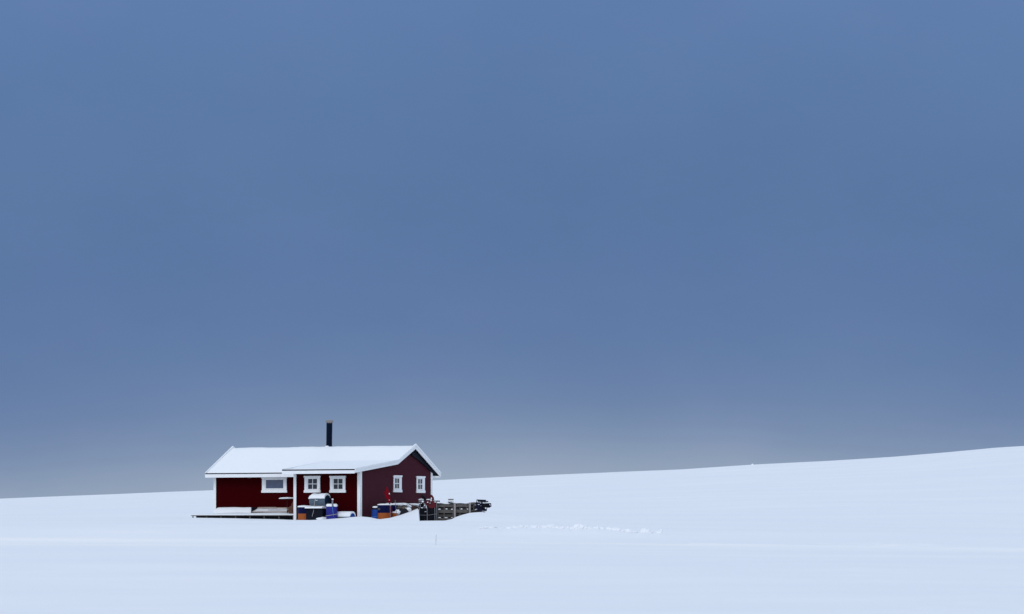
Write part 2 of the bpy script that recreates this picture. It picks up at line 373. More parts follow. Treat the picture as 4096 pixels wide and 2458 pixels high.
# a small snowed-up rock on the skyline
p = at(3010, 1866, 424)
b = MB().lathe([(1.0, -.12), (.55, .03), (.32, .12), (.2, .24), (.09, .34), (.01, .37)], 20)
b.v = [(x+.05*noise.noise(Vector((x*3, y*3, z*3))), y, z) for x, y, z in b.v]
o = b.build('snowy_boulder', snow, smooth=True); o.location = p+Vector((0, 0, -.05)); tag(o, 'small snow covered boulder poking above the snowy skyline right of centre', 'boulder')

# ------------------------------------------------------------------ the hut
e = .21; XL = xs_(1178, 0)           # extension: x from XL to 0
YK, YA, YT, YF = ys_(1592, e), ys_(1663, e), ys_(1763, e), ys_(1421, e)
YB = 6.91; Y1 = 2*YA-YB              # main front wall
YM = 2*YA-YT                         # main front eave
XM = xs_(858, Y1)                    # left end of the main house
print('hut', XL, XM, YK, YA, YT, YF, Y1, YM)
ZA, ZK, ZF, ZT, ZM = 3.435, 2.66, 2.20, 2.10, 2.10      # underside line of the roof edges
def under_main(y): return ZA+(ZT-ZA)*(y-YA)/(YT-YA) if y > YA else ZA+(ZM-ZA)*(YA-y)/(YA-YM)
def under_ext(y):
    if y > YA: return under_main(y)
    if y > YK: return ZK+(ZA-ZK)*(y-YK)/(YA-YK)
    return ZF+(ZK-ZF)*(y-YF)/(YK-YF)
XE = XL-e-.02                        # left edge of the extension's roof
hut = thing('wooden_hut', 'dark red weatherboard hut with white trim and a snow covered roof', 'hut', w(0, 0, 0), -AL)
def boards(axis, fixed, lo, hi, z0, topf, sign, th=.014, pitch=.135):
    """lapped horizontal boards on a wall plane; sign = side the boards face"""
    b = MB(); z = z0
    zmax = max(topf(lo+(hi-lo)*i/60) for i in range(61))
    def P(t, d, zz): return (t, fixed+sign*d, zz) if axis == 'x' else (fixed+sign*d, t, zz)
    k = 0
    while z < zmax:
        z1 = z+pitch
        # stretch of the wall that is below the roof at the board's middle height
        ts = ls(lo, hi, 240)
        runs = []; cur = None
        for t in ts:
            ok = topf(t) > z+.004
            if ok and cur is None: cur = t
            if not ok and cur is not None: runs.append((cur, t)); cur = None
        if cur is not None: runs.append((cur, hi))
        for a, c in runs:
            seg = ls(a, c, max(1, int((c-a)/.12))) if z1 > min(topf(a), topf(c), topf((a+c)/2))-.05 else [a, c]
            for u, v in zip(seg, seg[1:]):
                ta, tb = min(z1, topf(u)), min(z1, topf(v))
                if ta <= z+.001 and tb <= z+.001: continue
                ta, tb = max(ta, z+.002), max(tb, z+.002)
                f = lambda q: th*(1-(q-z)/pitch)+.004
                vs = [P(u, th+.004, z), P(v, th+.004, z), P(v, f(tb), tb), P(u, f(ta), ta), P(u, -.08, z), P(v, -.08, z), P(v, -.08, tb), P(u, -.08, ta)]
                b.add(vs, [(0, 1, 2, 3), (4, 5, 1, 0), (7, 6, 5, 4), (3, 2, 6, 7)])
        z = z1; k += 1
    return b
ZB = -.75
boards('x', 0, XL, 0, ZB, lambda t: under_ext(0)+.06, -1).build('wall', redw, hut)
boards('x', Y1, XM, XL-.02, ZB, lambda t: under_main(Y1)+.06, -1).build('wall', redw, hut)
boards('y', 0, .0, YB, ZB, lambda t: under_ext(t)+.045, 1).build('wall', gabw, hut)
boards('y', XM, Y1, YB, ZB, lambda t: under_main(t)+.045, -1).build('wall', redw, hut)
boards('y', XL, 0, Y1-.02, ZB, lambda t: under_ext(t)+.045, -1).build('wall', redw, hut)
boards('x', YB, XM, 0, ZB, lambda t: under_main(YB)+.06, 1).build('wall', redw, hut)
def corner(x, y, sx, sy, zt, wd=.125):
    b = MB(); t = .035
    # an L of two boards, outside faces at x+sx*t, y+sy*t
    xo, yo = x+sx*t, y+sy*t
    b.box(min(xo, xo-sx*wd), max(xo, xo-sx*wd), min(y, yo), max(y, yo), ZB, zt)
    b.box(min(x, xo), max(x, xo), min(y-sy*wd, y), max(y-sy*wd, y), ZB, zt)
    return b.build('corner_board', white, hut)
corner(0, 0, 1, -1, under_ext(0)+.05, .15); corner(XL, 0, -1, -1, under_ext(0)+.05, .15)
corner(XM, Y1, -1, -1, under_main(Y1)+.03, .14); corner(0, YB, 1, 1, under_main(YB)+.03); corner(XM, YB, -1, 1, under_main(YB)+.03)
# roof
R0, R1 = .03, .12
def poly_slab(pts, a, b):    # pts: lower line; slab R0..R1 above it
    return [(y, z+a) for y, z in pts]+[(y, z+b) for y, z in pts[::-1]]
main_line = [(YM, ZM), (YA, ZA), (YT, ZT)]
ext_line = [(YF, ZF), (YK, ZK), (YA-.02, ZA-.008)]
rf = MB()
rf.prism(poly_slab(main_line, R0, R1), 'x', XM-e+.03, XE+.05)
rf.prism(poly_slab([(YA-.02, ZA-.008), (YA, ZA), (YT, ZT)], R0, R1), 'x', XE+.05, e-.03)
rf.prism(poly_slab(ext_line, R0+.004, R1+.004), 'x', XE+.03, e-.032)
roof = rf.build('roof', black, hut)
def verge(line, x, t=.035, lo=0, hi=.205, name='verge_board'):
    # one board per straight run, mitred by following the same line
    b = MB(); b.prism(poly_slab(line, lo, hi), 'x', x, x+t); return b.build(name, white, roof)
vl = [(YF, ZF), (YK, ZK), (YA, ZA)]
verge(vl+[(YT, ZT)], e-.03); verge(main_line, XM-e)
verge([(YF, ZF), (YM+.15, under_ext(YM+.15))], XE)
# thin upper moulding on the gable verge
MB().prism([(y, z+.145) for y, z in vl+[(YT, ZT)]]+[(y, z+.215) for y, z in (vl+[(YT, ZT)])[::-1]], 'x', e+.005, e+.03).build('verge_moulding', white, roof)
# fascias and the dark roofing edge above them
MB().box(XE+.035, e-.032, YF-.03, YF, ZF-.03, ZF+.125).build('fascia', white, roof)
MB().box(XE+.037, e-.034, YF-.045, YF+.02, ZF+.127, ZF+.178).build('drip_edge', black, roof)
MB().box(XM-e+.036, XE+.4, YM-.03, YM, ZM-.02, ZM+.15).build('fascia', white, roof)
MB().box(XM-e+.038, XE+.4, YM-.045, YM+.02, ZM+.152, ZM+.198).build('drip_edge', black, roof)
MB().box(XM-e+.036, e-.032, YT, YT+.03, ZT-.02, ZT+.13).build('fascia', white, roof)
# black panel cut to the shape of the shadow under the rear gable overhang
shade_ = [(ys_(p_, .06), zh(r_, .06, ys_(p_, .06))) for p_, r_ in ((1646, 1822), (1663, 1834), (1690, 1856), (1712, 1876))]+[(YB-.02, under_main(YB)-.10)]
shade_ = [(y, min(z, under_main(y)+.02)) for y, z in shade_]
MB().prism(shade_+[(YB-.02, under_main(YB)+.028), (YA, ZA+.028), (shade_[0][0], under_ext(shade_[0][0])+.028)], 'x', .035, .10).build('gable_shadow_panel', black, roof)
# white boxed end under the rear eave
MB().box(.02, e-.035, YB+.04, YT-.02, ZT-.03, ZT+.05).build('soffit_box', white, roof)
# roof snow: one skin over both slopes, drifted against the extension's roof
TS = .205
def lump(x, y): return .018*noise.noise(Vector((x*.7, y*.7, 3)))+.008*noise.noise(Vector((x*2.5, y*2.5, 1)))
def ssm(a, b, x): t = min(1, max(0, (x-a)/(b-a))); return t*t*(3-2*t)
def snow_top(x, y):
    m, q = under_main(y), under_ext(y)
    d = ssm(XE-2.8, XE, x)**1.4
    z = (m if x < XE else q)
    if x < XE and y > YM: z = m+(q-m)*d*ssm(YM-.1, YM+.6, y)
    edge = min(1, (x-(XM-e))/.25, (e-x)/.25)
    # ridge rounded by the snow
    z -= .03*math.exp(-((y-YA)/.16)**2)
    return z+TS-.015+lump(x, y)*max(0, edge)
def snow_bot(x, y): return (under_main(y) if x < XE else max(under_ext(y), under_main(y)))+R1+.006
xa = ls(XM-e+.0355, XE+.001, 60); ya = [YM+.02, YM+.05]+ls(YM+.12, YA, 16)+ls(YA+.1, YT-.02, 14)
def front_round(f, y0):
    def h(x, y):
        z = f(x, y); k = max(0, 1-(y-y0)/.12)
        return z-.05*k*k
    return h
s1 = MB(); s1.slab(xa, ya, front_round(snow_top, YM+.02), lambda x, y: under_main(y)+R1+.006)
xb = [XE+.003, XE+.036]+ls(XE+.08, e-.0315, 40); yb = [YF+.02, YF+.06, YF+.14]+ls(YF+.3, YK, 16)+ls(YK+.12, YA, 10)+ls(YA+.1, YT-.02, 14)
def ext_top(x, y):
    z = front_round(snow_top, YF+.02)(x, y)
    # the cover thins out towards the exposed front left tip
    k = max(0, 1-(x-XE)/.55)*max(0, 1-(y-YF)/1.3)
    return max(z-.28*k, snow_bot(x, y)+.004)
s1.slab(xb, yb, ext_top, lambda x, y: under_ext(y)+R1+.008)
s1.build('snow_cover', snow, roof, smooth=True)
# snow lying on the verge boards
for line, x in ((vl+[(YT, ZT)], e-.035), (main_line, XM-e-.005)):
    sv = MB(); sv.prism([(y, z+.207) for y, z in line]+[(y, z+.228+(.02 if i == 1 else 0)) for i, (y, z) in enumerate(line[::-1])], 'x', x, x+.06)
    sv.build('snow_cover', snow, roof)
# chimney
cx = xs_(1312.5, YA+.25); ct = zh(1683, cx, YA+.25)
ch = MB(); r = .148
ch.lathe([(r*1.02, 2.9), (r*1.0, 3.6), (r*.98, 3.9), (r, ct-.13), (r, ct-.11)], 24)
chm = ch.build('chimney', pipe, hut, smooth=True); chm.location = (cx, YA+.25, 0); chm.rotation_euler = (0, math.radians(.9), 0)
cp = MB(); cp.lathe([(.10, ct-.16), (.10, ct-.125), (.155, ct-.125), (.155, ct-.09), (.19, ct-.085), (.19, ct+.005), (.165, ct+.02), (.02, ct+.02)], 24)
cp.build('chimney_cap', capm, chm, smooth=True)
cs = MB(); cs.blob((0, -.18, zh(1788, cx, YA)), (.10, .1, .055), 3, .1); cs.build('snow_cover', snow, chm, smooth=True)
# windows -----------------------------------------------------------
def window(plane, fixed, a, b, z0, z1, ga, gb, g0, g1, cross=True, pane=None, head=.03):
    """a..b, z0..z1: casing outside; ga..gb, g0..g1: glass"""
    sg = -1 if plane == 'front' else 1
    def Bx(m, t0, t1, d0, d1, q0, q1):
        if plane == 'front': m.box(t0, t1, fixed-d1, fixed-d0, q0, q1)
        else: m.box(fixed+d0, fixed+d1, t0, t1, q0, q1)
    hb, sb = .075, .115
    f = MB()
    Bx(f, a+head, ga-.05, .0, .055, z0+sb, z1-hb); Bx(f, gb+.05, b-head, .0, .055, z0+sb, z1-hb)
    Bx(f, ga-.05, gb+.05, 0, .055, g1+.05, z1-hb) if z1-hb > g1+.055 else None
    Bx(f, ga-.05, gb+.05, 0, .055, z0+sb, g0-.05) if g0-.05 > z0+sb+.005 else None
    Bx(f, a, b, 0, .075, z1-hb, z1); Bx(f, a, b, 0, .07, z0, z0+sb)
    fo = f.build('window', white, hut)
    s = MB(); d0, d1 = .0, .042
    fr = .045
    Bx(s, ga-fr, ga, d0, d1, g0-fr, g1+fr); Bx(s, gb, gb+fr, d0, d1, g0-fr, g1+fr)
    Bx(s, ga, gb, d0, d1, g0-fr, g0); Bx(s, ga, gb, d0, d1, g1, g1+fr)
    if cross:
        m = (ga+gb)/2; q = (g0+g1)/2; k = .014 if plane == 'front' else .016
        Bx(s, m-k, m+k, d0+.026, d1, g0, g1); Bx(s, ga, m-k, d0+.026, d1-.002, q-k, q+k); Bx(s, m+k, gb, d0+.026, d1-.002, q-k, q+k)
    s.build('sash', white, fo)
    p = MB(); Bx(p, ga-.002, gb+.002, .0, .028, g0-.002, g1+.002); p.build('pane', pane or glass, fo)
    return fo
def fw(px0, px1, r0, r1, g0, g1, gr0, gr1, y, **k):
    X = lambda q: xs_(q, y); Z = lambda r: zh(r, X((px0+px1)/2), y)
    return window('front', y, X(px0), X(px1), Z(r1), Z(r0), X(g0), X(g1), Z(gr1), Z(gr0), **k)
fw(1218, 1284, 1904.5, 1971.5, 1234, 1270, 1916.5, 1957, 0)
fw(1320, 1385, 1904.5, 1971.5, 1336, 1372, 1916.5, 1957, 0)
fw(1048, 1150.5, 1908.5, 1971.5, 1065.5, 1135, 1920.5, 1954.5, Y1, cross=False, pane=glass2)
def gw(px0, px1, r0, r1, g0, g1, gr0, gr1):
    X = lambda q: ys_(q, 0); Z = lambda r: zh(r, 0, X((px0+px1)/2))
    return window('gable', 0, X(px0), X(px1), Z(r1), Z(r0), X(g0), X(g1), Z(gr1), Z(gr0))
gw(1571, 1604.5, 1902.5, 1970, 1577, 1594, 1914.6, 1954.6)
gw(1663, 1697, 1906, 1972.5, 1669.5, 1686.5, 1917.5, 1957.5)
# lamp under the left eave (two tiny pale fittings)
q = MB(); qx = xs_(1003, Y1)
for dx in (-.04, .06): q.lathe([(.012, 0), (.022, .02), (.022, .07)], 10, m=Matrix.Translation((qx+dx, Y1-.08, zh(1915, qx, Y1))))
q.box(qx-.08, qx+.1, Y1-.1, Y1-.02, zh(1915, qx, Y1)+.06, zh(1915, qx, Y1)+.09)
q.build('eave_lamp', greym, hut)

# ------------------------------------------------------------------ deck
dx0, dx1 = xs_(767, 0), XL-.06
zd = zh(2062, -6, 0)
deck = thing('wooden_deck', 'low timber deck with snow on top and stub posts, left of the white corner post', 'deck', w(dx0, 0, 0), -AL)
L = dx1-dx0
b = MB()
for i in range(20): b.box(0, L, .004+i*.15, .145+i*.15, zd-.035, zd)
b.box(-.03, L, -.03, 0, zd-.022, zd+.004)
b.build('deck_boards', grayw, deck)
for px in (770.7, 825, 883, 942, 999, 1056, 1115, 1172):
    xx = xs_(px, 0)-dx0
    MB().box(xx-.022, xx+.022, .0, .05, -.6, zd-.046).build('post', grayw, deck)
MB().box(.02, L, .35, .4, -.6, zd-.036).build('underdeck_shade', black, deck)  # black sheets stand in for the deep shade under the deck
MB().box(.02, .07, .42, 2.9, -.6, zd-.036).build('underdeck_shade', black, deck)
def dtop(x, y): return zd+.045+.03*noise.noise(Vector((x, y, 2)))+.035*y-.03*max(0, 1-y/.15)**2-.02*max(0, 1-x/.3)
MB().slab(ls(-.01, L-.02, 50), [0, .05, .15]+ls(.3, 2.95, 12), dtop, lambda x, y: zd+.003).build('snow_cover', snow, deck, smooth=True)
# snow bank against the left wall
bx0, bx1 = xs_(870, Y1), xs_(1016, Y1-.1)
def bt(x, y):
    t = min(1, max(0, (y-(Y1-.42))/.34)); zt = zh(2030, -8, Y1)
    zl_ = zd+.10
    ed = 1-max(0, 1-(bx1-x)/.12)**2*.2-max(0, 1-(x-bx0)/.12)**2*.2
    return zl_+(zt-zl_)*ed*(1-(1-t)**1.6)+.012*noise.noise(Vector((x*1.5, y*1.5, 6)))
b = MB().slab(ls(bx0, bx1, 30), ls(Y1-.42, Y1-.03, 16), bt, lambda x, y: zd+.02); o = b.build('snow_bank', snow, smooth=True)
o.location = w(0, 0, 0); o.rotation_euler = (0, 0, -AL); tag(o, 'wedge of drifted snow on the deck against the left wall', 'snow bank')
# bench with snowed slats
YQ = 2.42
qx0, qx1 = xs_(1019, YQ+.3), xs_(1166, YQ+.3)
be = thing('wooden_bench', 'low bench of pale planks half buried in snow on the deck under the wide window', 'bench', w(qx0, YQ, 0), -AL)
LB = qx1-qx0; Zq = lambda r: zh(r, -6, YQ+.3)
MB().box(.02, LB*.52, .50, .54, Zq(2034), Zq(2029)).build('back_slat', plankw, be)
MB().box(LB*.53, LB, .50, .54, Zq(2034.5), Zq(2030.5)).build('back_slat', plankw, be)
MB().box(0, LB, .02, .06, Zq(2050.5), Zq(2046)).build('seat_slat', plankw, be)
MB().box(LB*.38, LB, .22, .26, Zq(2042.5), Zq(2040)).build('seat_slat', darkw, be)
MB().box(-.02, .03, .0, .56, zd, Zq(2030)).build('end_panel', black, be)
MB().box(LB-.04, LB, .0, .56, zd, Zq(2040)).build('end_panel', darkw, be)
MB().box(.04, LB-.04, .08, .12, zd+.03, Zq(2050)).build('seat_frame', darkw, be)
def bs(x, y):
    t = (y-.06)/.43; return Zq(2046)+(Zq(2035)-Zq(2046))*t+.01*noise.noise(Vector((x*3, y*3, 0)))
MB().slab(ls(.045, LB-.045, 20), ls(.065, .49, 8), lambda x, y: bs(x, y), lambda x, y: Zq(2049)).build('snow_cover', snow, be, smooth=True)
# garden table
tx, ty = xs_(1149, 1.6), 1.6
ta = thing('garden_table', 'snow topped round table on one thin leg at the right end of the deck', 'table', w(tx, ty, zd), -AL)
zt = zh(1996.5, tx, ty)-zd
MB().lathe([(.36, zt-.03), (.40, zt-.02), (.40, zt)], 32).build('table_top', darkw, ta, smooth=True)
MB().tube([(0, 0, 0), (0, 0, zt-.03)], .017).build('leg', darkw, ta)
b = MB(); b.lathe([(.39, zt+.001), (.405, zt+.02), (.385, zt+.045), (.25, zt+.07), (.05, zt+.08)], 32); b.build('snow_cover', snow, ta, smooth=True)
# brown sack
kx, ky = xs_(1170, 1.0), 1.0
b = MB(); hh = zh(2008, kx, ky)-zd
b.blob((0, 0, hh*.33), (.24, .2, hh*.36), 4, .28, 1.6, 2); b.blob((.06, .05, hh*.68), (.13, .13, hh*.34), 3, .3, 1.8, 4)
o = b.build('brown_sack', brown, smooth=True); o.location = w(kx, ky, zd); o.rotation_euler = (0, 0, -AL); tag(o, 'lumpy brown sack slumped behind the white corner post on the deck', 'sack')

# ------------------------------------------------------------------ drums and tanks by the front wall
def snowcap(parent, r, z, h=.06, sq=0, bulge=.01, seed=0, rim=1.02):
    b = MB(); n = 28; prof = [(r*rim, z+.002), (r*(rim+bulge), z+h*.35), (r*.98, z+h*.75), (r*.8, z+h), (r*.3, z+h*1.12), (.01, z+h*1.15)]
    b.lathe(prof, n, sq)
    b.v = [(x, y, zz+(.03*noise.noise(Vector((x*4+seed, y*4, 0))) if zz > z+.03 else 0)) for x, y, zz in b.v]
    return b.build('snow_cover', snow, parent, smooth=True)
def two_tone(px0, px1, rt, rs, y, x=None, label='', rb=2092, tilt=0, capz=.06, sq=0, group='two-tone navy and orange drums', shade=True, xx=None):
    if xx is None:
        cxx = xs_((px0+px1)/2, y)
        r = (px1-px0)/2/F*(Y0-cxx*sa+y*ca)
        X, Yl = cxx, y
    else:
        Yl = ys_((px0+px1)/2, xx); X = xx; r = (px1-px0)/2/F*(Y0-X*sa+Yl*ca)
    zt, zs, zb = zh(rt, X, Yl), zh(rs, X, Yl), zh(rb, X, Yl)
    t = thing('two_tone_drum', label, 'drum', w(X, Yl, zb), -AL, group)
    H = zt-zb; m = zs-zb
    MB().lathe([(r*.93, 0), (r*.96, .02), (r*.965, m)], 32, sq).build('lower_body', orange, t, smooth=True)
    MB().lathe([(r*.965, m+.002), (r*.985, m+.01), (r, H-.03), (r*1.01, H-.028), (r*1.01, H)], 32, sq).build('upper_body', navy, t, smooth=True)
    snowcap(t, r, H, capz, sq, seed=px0)
    t.rotation_euler = (0, tilt, -AL)
    return t, r, H, m
two_tone(1190.5, 1242.5, 2030, 2055.5, -.55, label='navy and orange drum with a thin snow cap beside the corner post', capz=.07)
# grey steel tank lying on its side
yT = -.42; xa0, xa1 = xs_(1248, yT), xs_(1311, yT); zc = zh(2005, (xa0+xa1)/2, yT); rt = .272
tk = thing('steel_tank', 'blue-grey cylindrical tank lying on its side under thick snow between the front windows', 'tank', w(xa0, yT, 0), -AL)
LT = xa1-xa0
rx = Matrix.Translation((0, 0, zc)) @ Matrix.Rotation(math.pi/2, 4, 'Y')
MB().lathe([(.05, -.07), (rt*.6, -.05), (rt*.9, -.01), (rt, .04), (rt, LT-.03), (rt*1.015, LT-.025), (rt*1.015, LT-.003)], 40, m=rx).build('tank_body', steel, tk, smooth=True)
MB().lathe([(rt*.97, LT-.002), (rt*.97, LT+.004), (rt*.4, LT+.012)], 40, m=rx).build('tank_end', steeld, tk, smooth=True)
b = MB(); xs2 = ls(-.05, LT-.02, 30); A = ls(-1.15, 1.2, 20)
vs = []; N = len(A)
for i, x in enumerate(xs2):
    for j, a in enumerate(A):
        k = a+.10*noise.noise(Vector((x*7, 0, 3)))*(1 if abs(a) > .9 else 0)
        th = .075*(max(0, 1-(abs(a)/1.22)**4))+.012
        endk = ssm(-.06, .10, x)
        rr = rt*(.72+.28*endk if x < .10 else 1)+th*(1+.25*noise.noise(Vector((x*4, a*2, 0))))
        vs.append((x, -rr*math.sin(-k), zc+rr*math.cos(k)))
nv = len(vs)
vs2 = [(x, -(rt+.002)*math.sin(-a), zc+(rt+.002)*math.cos(a)) for x in xs2 for a in A]
fs = [(i*N+j, (i+1)*N+j, (i+1)*N+j+1, i*N+j+1) for i in range(len(xs2)-1) for j in range(N-1)]
fs += [tuple(v+nv for v in f[::-1]) for f in fs]
for i in range(len(xs2)-1):
    fs += [(i*N, i*N+nv, (i+1)*N+nv, (i+1)*N), (i*N+N-1, (i+1)*N+N-1, (i+1)*N+N-1+nv, i*N+N-1+nv)]
q_ = (len(xs2)-1)*N
for j in range(N-1): fs += [(j, j+1, j+1+nv, j+nv), (q_+j, q_+j+nv, q_+j+1+nv, q_+j+1)]
b.add(vs+vs2, fs).build('snow_cover', snow, tk, smooth=True)
X = lambda px: xs_(px, yT-rt)-xa0
Zt = lambda r: zh(r, xa0+.3, yT-rt)
MB().tube([(X(1262), -rt-.01, Zt(2000)), (X(1266), -rt-.03, Zt(2003.5)), (X(1271), -rt-.012, Zt(2001.5))], .014).build('handle', white, tk)
b = MB(); b.tube([(X(1261), -rt*.8-.02, Zt(1988)), (X(1260.5), -rt-.012, Zt(2000)), (X(1259), -rt-.012, Zt(2010)), (X(1258), -rt-.03, Zt(2030)), (X(1257), -rt-.08, Zt(2050)), (X(1254), -rt-.1, Zt(2062)), (X(1253.5), -rt-.1, Zt(2067))], .011)
o = b.build('hanging_rope', rope); o.location = w(xa0, yT, 0); o.rotation_euler = (0, 0, -AL); tag(o, 'thin pale rope hanging down the front of the grey tank', 'rope')
# dark box with snowy lid under the tank
bx0_, bx1_ = xs_(1236, -.45), xs_(1303, -.45)
st = thing('storage_chest', 'black chest with a snow covered lid carrying the grey tank', 'chest', w(bx0_, -.45, 0), -AL)
LX = bx1_-bx0_; zl = zh(2037, (bx0_+bx1_)/2, -.85)
MB().box(.02, LX, -.3, .36, -.5, zl).build('chest_body', black, st)
def cht(x, y): return zl+.105+.07*ssm(-.4, .1, y)+.02*noise.noise(Vector((x*3, y*3, 8)))
MB().slab(ls(0, LX+.03, 16), [-.39, -.37, -.3]+ls(-.2, .38, 8), lambda x, y: cht(x, y)-(.03 if y < -.38 else 0), lambda x, y: zl+.035).build('snow_cover', snow, st, smooth=True)
MB().box(-.02, LX+.04, -.38, .38, zl+.002, zl+.033).build('lid', darkw, st)
# violet-blue rounded-square drum with strap and rope
yv = -.95; vx = xs_(1327.5, yv); rv = 25.0/F*(Y0-vx*sa+yv*ca)
zb = zh(2092, vx, yv); H = zh(2024, vx, yv)-zb
vd = thing('square_drum', 'violet-blue square drum with snow cap and a rope round it, in front of the chest', 'drum', w(vx, yv, zb), -AL)
rot = Matrix.Rotation(math.radians(45-22), 4, 'Z')
MB().lathe([(rv*.84, 0), (rv*.87, .03), (rv*.87, H-.05), (rv*.83, H)], 40, .92, m=rot).build('drum_body', violet, vd, smooth=True)
b = MB(); b.lathe([(rv*.885, H-.035), (rv*.9, H), (rv*.86, H+.05), (rv*.7, H+.085), (.02, H+.09)], 40, .92, m=rot)
b.v = [(x, y, z+.03*noise.noise(Vector((x*6, y*6, 2)))) for x, y, z in b.v]
b.build('snow_cover', snow, vd, smooth=True)
def rr_(t):
    c, q = math.cos(t), math.sin(t); k = 1/(abs(c)**4+abs(q)**4)**.25; return (1-.92)+.92*k
pts = []
for i in range(49):
    t = 2*math.pi*i/48; R_ = (rv*.87+.012)*rr_(t); v = rot @ Vector((R_*math.cos(t), R_*math.sin(t), 0))
    pts.append((v.x, v.y, .36+.05*math.sin(math.atan2(v.y, v.x)+1.2)*1.0))
o = MB().tube(pts, .014, 6).build('rope_band', rope, vd)
Xv = lambda px: xs_(px, yv-.3)-vx
Zv = lambda r: zh(r, vx, yv-.3)-zb
MB().tube([(Xv(1328), -rv*.93, Zv(2026)), (Xv(1330.5), -rv*.96, Zv(2045)), (Xv(1334), -rv*.96, Zv(2066))], .014, 6).build('strap', ropeb, vd)
b = MB(); b.tube([(Xv(1317.5), 0, Zv(1999)), (Xv(1322), -.12, Zv(2010)), (Xv(1328), -.24, Zv(2026))], [.035, .04, .045], 10)
sk = thing('short_pole', 'short grey pole with a snowy tip leaning across the violet-blue drum', 'pole', w(vx, yv, zb), -AL)
b.build('shaft', greym, sk, smooth=True)
MB().blob((Xv(1317.5), 0, Zv(1998.5)), (.05, .05, .04), 2, .15).build('snow_cover', snow, sk, smooth=True)
# blue drum lying in the snow
yl = -.55; la, lb = xs_(1356, yl), xs_(1411.5, yl); rl = .25; zl2 = zh(2053.5, lb, yl)-rl
ld = thing('lying_drum', 'blue drum lying on its side half buried in snow left of the near corner', 'drum', w(la, yl, zl2), -AL)
LL = lb-la; ry = Matrix.Rotation(math.pi/2, 4, 'Y')
MB().lathe([(rl*.95, 0), (rl, .02), (rl, LL*.42)], 32, m=ry).build('drum_body', olive, ld, smooth=True)
MB().lathe([(rl, LL*.42+.002), (rl, LL-.03), (rl*.96, LL-.004)], 32, m=ry).build('drum_body', teal, ld, smooth=True)
MB().lathe([(rl*.96, LL-.002), (rl*.5, LL+.01)], 32, m=ry).build('drum_end', blue, ld, smooth=True)
b = MB(); A = ls(-1.25, 1.25, 16); X2 = ls(-.03, LL-.01, 20); N = len(A)
vs = [(x, (rl+.075*max(0, 1-(abs(a)/1.3)**4)+.012)*math.sin(a+.05*noise.noise(Vector((x*8, a, 1)))), (rl+.07*max(0, 1-(abs(a)/1.3)**4)+.012)*math.cos(a)) for x in X2 for a in A]
nv = len(vs); vs += [(x, (rl+.001)*math.sin(a), (rl+.001)*math.cos(a)) for x in X2 for a in A]
fs = [(i*N+j, (i+1)*N+j, (i+1)*N+j+1, i*N+j+1) for i in range(len(X2)-1) for j in range(N-1)]
fs += [tuple(v+nv for v in f[::-1]) for f in fs]
for i in range(len(X2)-1): fs += [(i*N, i*N+nv, (i+1)*N+nv, (i+1)*N), (i*N+N-1, (i+1)*N+N-1, (i+1)*N+N-1+nv, i*N+N-1+nv)]
q_ = (len(X2)-1)*N
for j in range(N-1): fs += [(j, j+1, j+1+nv, j+nv), (q_+j, q_+j+nv, q_+j+1+nv, q_+j+1)]
b.add(vs, fs).build('snow_cover', snow, ld, smooth=True)
# bent wire hook standing on the tank
hx = lambda px: xs_(px, -.3)
b = MB(); b.tube([(hx(1276.5), -.3, zh(1978, hx(1277), -.3)), (hx(1276.3), -.3, zh(1958, hx(1277), -.3)), (hx(1277.5), -.3, zh(1954, hx(1277), -.3)), (hx(1280), -.3, zh(1953, hx(1277), -.3)), (hx(1282), -.3, zh(1955, hx(1277), -.3)), (hx(1282), -.3, zh(1959, hx(1277), -.3))], .006, 6)
o = b.build('wire_hook', greym); o.location = w(0, 0, 0); o.rotation_euler = (0, 0, -AL); tag(o, 'thin bent wire standing on the grey tank before the left small front window', 'wire')
# little snow ledge between the chest and the drum
b = MB().blob((0, 0, 0), (.28, .2, .10), 3, .25, 1.5, 9); o = b.build('snow_lump', snow, smooth=True)
o.location = w(xs_(1290, -1.0), -1.0, zh(2078, xs_(1290, -1), -1.0)); tag(o, 'small lump of snow at the foot of the violet-blue drum', 'snow lump')

# ------------------------------------------------------------------ things along the gable wall
def gl(px, x): return ys_(px, x)
X1 = .62; yb_ = gl(1505, X1); rb_ = 18.5/F*Y0; zb = zh(2086, X1, yb_); H = zh(2032, X1, yb_)-zb
bd = thing('blue_drum', 'bright blue drum with snow cap standing by the gable wall near the corner', 'drum', w(X1, yb_, zb), -AL)
MB().lathe([(rb_*.9, 0), (rb_, .05), (rb_, H-.14), (rb_*.97, H-.09)], 32).build('drum_body', blue, bd, smooth=True)
MB().lathe([(rb_*.97, H-.088), (rb_*.8, H-.03), (rb_*.8, H)], 32).build('drum_shoulder', mnavy, bd, smooth=True)
snowcap(bd, rb_*.8, H, .06, seed=3)
MB().tube([(rb_*1.03*math.cos(a), rb_*1.03*math.sin(a), .28+.05*math.sin(a*1.0)+.04*a/3) for a in ls(-2.9, -.3, 12)], .012, 6).build('strap', ropeb, bd)
t, r, H, m = two_tone(1509.5, 1563, 2021.5, 2052.5, 0, xx=1.0, rb=2094, label='large navy and orange drum with a pale scrawl, by the gable wall', capz=.055)
